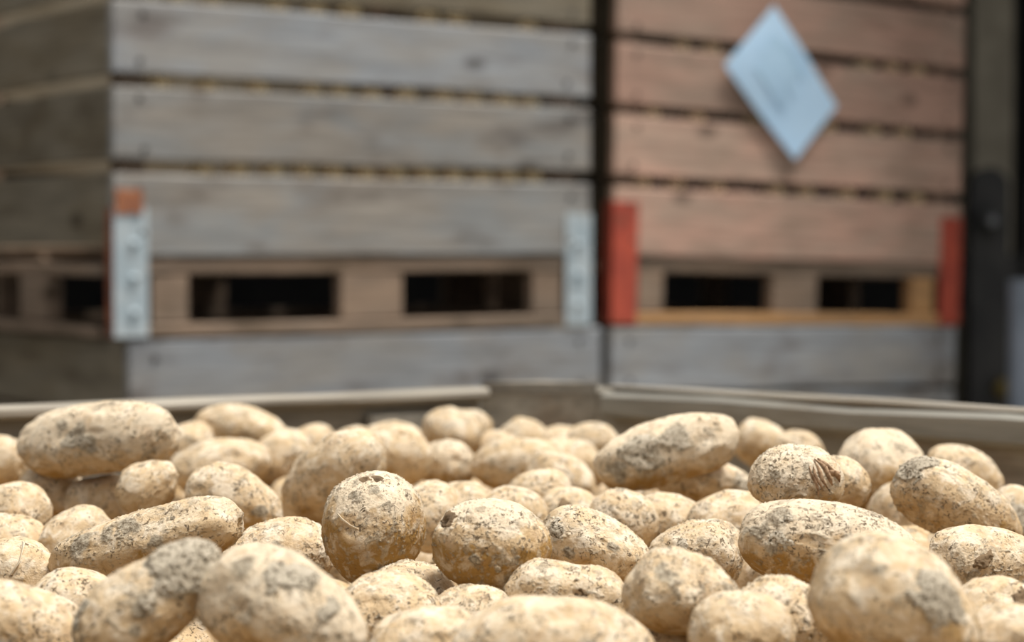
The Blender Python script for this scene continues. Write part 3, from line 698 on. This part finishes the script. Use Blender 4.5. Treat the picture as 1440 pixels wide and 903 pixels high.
cr(64, -.45, .1, .006, .0012, M_DARKMUD)
cr(42, .05, .35, .010, .0008); cr(42, -.45, .2, .012, .0007)
cr(32, .80, .36, .0035, .0004, M_DARKMUD, 'dark_pit'); cr(32, .84, .12, .003, .0004, M_DARKMUD, 'dark_pit')
cr(36, -.74, .42, .0055, .0009, M_DARKMUD)
cr(50, -.75, .1, .006, .0010); cr(51, -.2, .35, .0065, .0009); cr(48, .1, -.2, .004, .0009); cr(31, .1, .55, .0055, .0009, M_DARKMUD)
cr(0, .0, .0, .0075, .0009, stretch=(1.5, .8)); cr(43, .6, .1, .008, .0008)

# papery peeling skin on the round potato that tops the big muddy one
def flap(parent, i, pts, wid, lift, mat, name='peeling_skin', label=None):
    o, X, F, N, d, a, b, c = SPUD[i]
    V = []; Fc = []
    n = len(pts)
    def surf(u, v_, h):
        e = vdir(u, v_); j = int(np.argmax(d@e)); return X[j]+N[j]*h, N[j]
    for k in range(n):
        u, v_ = pts[k]; w0 = wid[k]
        u2, v2 = (pts[min(k+1, n-1)][0]-pts[max(k-1, 0)][0]), (pts[min(k+1, n-1)][1]-pts[max(k-1, 0)][1])
        L = math.hypot(u2, v2) or 1; pu, pv = -v2/L*w0, u2/L*w0
        A_, _ = surf(u-pu, v_-pv, .0002); B_, _ = surf(u, v_, lift[k]*.5); C_, _ = surf(u+pu, v_+pv, lift[k])
        V += [A_, B_, C_]
    for k in range(n-1):
        for j in range(2): q0 = k*3+j; Fc.append((q0, q0+1, q0+4, q0+3))
    o2 = mesh_obj(name, V, Fc, mat, o, True)
    sm = o2.modifiers.new('thickness', 'SOLIDIFY'); sm.thickness = .0003
    if label: o2['label'] = label
    return o2
for n_, (u0, v0, u1, v1, wd_, lf) in enumerate(((.16, .62, .60, .02, .035, .0022), (.12, .56, .50, -.10, .030, .0016), (.10, .48, .38, -.22, .028, .0012),
                                                (.22, .66, .70, .12, .030, .0030), (.08, .40, .30, -.34, .022, .0010), (.40, .40, .66, .22, .05, .0026))):
    pts_ = [(u0+(u1-u0)*t_+.035*math.sin(5*t_+n_), v0+(v1-v0)*t_+.03*math.sin(4*t_+2*n_)) for t_ in (0, .2, .4, .6, .8, 1)]
    flap(None, 58, pts_, [.006, wd_*.7, wd_, wd_*1.1, wd_*.8, .005], [.0003, lf*.5, lf, lf*.8, lf*1.1, .0006], M_PEEL, label='brown papery skin peeling off' if n_ in (3, 5) else None)
flap(None, 32, [(.12, .72), (.03, .62), (-.05, .45), (-.08, .28)], [.008, .018, .018, .006], [.0005, .0012, .0012, .0004], M_ROOT, 'rootlet', 'pale curved rootlet')
# thin root stuck on the left-edge potato
flap(None, 12, [(.15, .85), (.22, .6), (.25, .3), (.15, .0)], [.02, .02, .02, .01], [.001, .004, .003, .001], M_ROOT, 'rootlet')

# ------------------------------------------------------------------ the rest of the heap
rs = np.random.RandomState(9)
cen = []; 
for (i, loc, rot, a, b, c, label) in TAB:
    ax_ = Euler(rot).to_matrix() @ Vector((1, 0, 0))
    L = max(a-b, 0)
    for kk in (-1, 0, 1): cen.append((loc[0]+ax_.x*L*kk, loc[1]+ax_.y*L*kk, loc[2]+ax_.z*L*kk, max(b, c)))
cen = np.array(cen)
fm = []; fmV = []
for k_ in range(8):
    ra = np.random.RandomState(k_+50)
    X, F, m, du, d, N = spud(900+k_, ra.uniform(.034, .046), ra.uniform(.025, .029), .026, 4, ra.uniform(-.12, .12), ra.uniform(-.1, .1), 2.3, relief=False)
    fmV.append((X, F)); fm.append(fast_mesh('potato', X, F, M_POT, {'mud': m*.0, 'dust': du}))
cnt = 0; tries = 0; BULK = []
DEEP = {58: 'low potato at the bottom edge between the mud-capped and the large scabbed one',
        64: 'deep potato between the big mud-speckled one and the pale one at the right edge',
        41: 'deep potato glimpsed below the left end of the big mud-speckled one',
        48: 'deep potato right of the plump sloping one, under the large pale one',
        116: 'deep potato between the large scabbed one and the tall upright egg potato',
        45: 'deep potato in the gap between the tall egg potato and the round golden one',
        128: 'deep potato between the pointed grey-tan one and the plump sloping one',
        105: 'deep potato left of the lumpy one, below the long grey-patched one',
        3: 'deep potato below the one with a brown underside',
        83: 'deep potato just left of the dusty flaking one'}
while cnt < 150 and tries < 60000:
    tries += 1
    u, v_ = rs.uniform(.06, BW-.5), rs.uniform(.06, BL-.06)
    q = BC + D2*u + D1*v_
    if abs(q.x) > .257*q.y+.06 or q.y < .92: continue
    if -.43 < q.x < -.25 and 1.40 < q.y < 1.85: continue
    z = rs.uniform(1.075, 1.122)
    p = np.array([q.x, q.y, z]); dd = np.sqrt(((cen[:, :3]-p)**2).sum(1)) - cen[:, 3] - .029
    if dd.min() < -.003: continue
    yaw = rs.uniform(0, PI); Ld = .018
    ok = True
    for kk in (-1, 1):
        p2 = p+np.array([math.cos(yaw), math.sin(yaw), 0])*Ld*kk
        if (np.sqrt(((cen[:, :3]-p2)**2).sum(1)) - cen[:, 3] - .027).min() < -.003: ok = False
    if not ok: continue
    eu = (rs.uniform(-PI, PI), rs.uniform(-.25, .25), yaw)
    if cnt in DEEP:
        o = bpy.data.objects.new('potato', fm[cnt % 8]); place(o, p.tolist(), eu)
        tag(o, DEEP[cnt], 'potato', 'half-hidden potatoes of the lower layer'); link(o)
    else: BULK.append((Matrix.LocRotScale(Vector(p), Euler(eu), None), fmV[cnt % 8]))
    new = [(p[0]+math.cos(yaw)*Ld*kk, p[1]+math.sin(yaw)*Ld*kk, p[2], .027) for kk in (-1, 0, 1)]
    cen = np.concatenate([cen, np.array(new)]); cnt += 1
print('lower layer potatoes', cnt, tries)
# everything deeper: bulk
Vb, Fb = ICO(2); VV = []; FF = []; off = 0
for lay in range(11):
    zc = 1.012-.052*lay if lay < 3 else .88-.095*(lay-3)
    sc = 1.0 if lay < 3 else 1.7
    stx, sty = .066*sc, .052*sc
    nx_, ny_ = int((BW-.06)/stx), int((BL-.06)/sty)
    for i in range(nx_):
        for j in range(ny_):
            u = .055*sc+i*stx+rs.uniform(-.008, .008)+(lay % 2)*.02; v_ = .052*sc+j*sty+rs.uniform(-.006, .006)
            if u > BW-.05*sc or v_ > BL-.05*sc: continue
            q = BC + D2*u + D1*v_; yaw = rs.uniform(0, PI); cy, sy = math.cos(yaw), math.sin(yaw)
            A = Vb*np.array([.036, .027, .027])*sc; A = np.stack([A[:, 0]*cy-A[:, 1]*sy, A[:, 0]*sy+A[:, 1]*cy, A[:, 2]], 1)
            VV.append(A+np.array([q.x, q.y, zc+rs.uniform(-.012, .012)])); FF.append(Fb+off); off += len(Vb)
for Mx, (X, F) in BULK:                               # the layer above it that nothing in view shows
    A = np.array(Mx); VV.append(X@A[:3, :3].T+A[:3, 3]); FF.append(F+off); off += len(X)
hp = bpy.data.objects.new('potato_heap', fast_mesh('potato_heap', np.concatenate(VV), np.concatenate(FF), M_PILE))
tag(hp, 'bulk of potatoes filling the bin beneath the visible ones', 'potatoes', None, 'stuff'); link(hp)
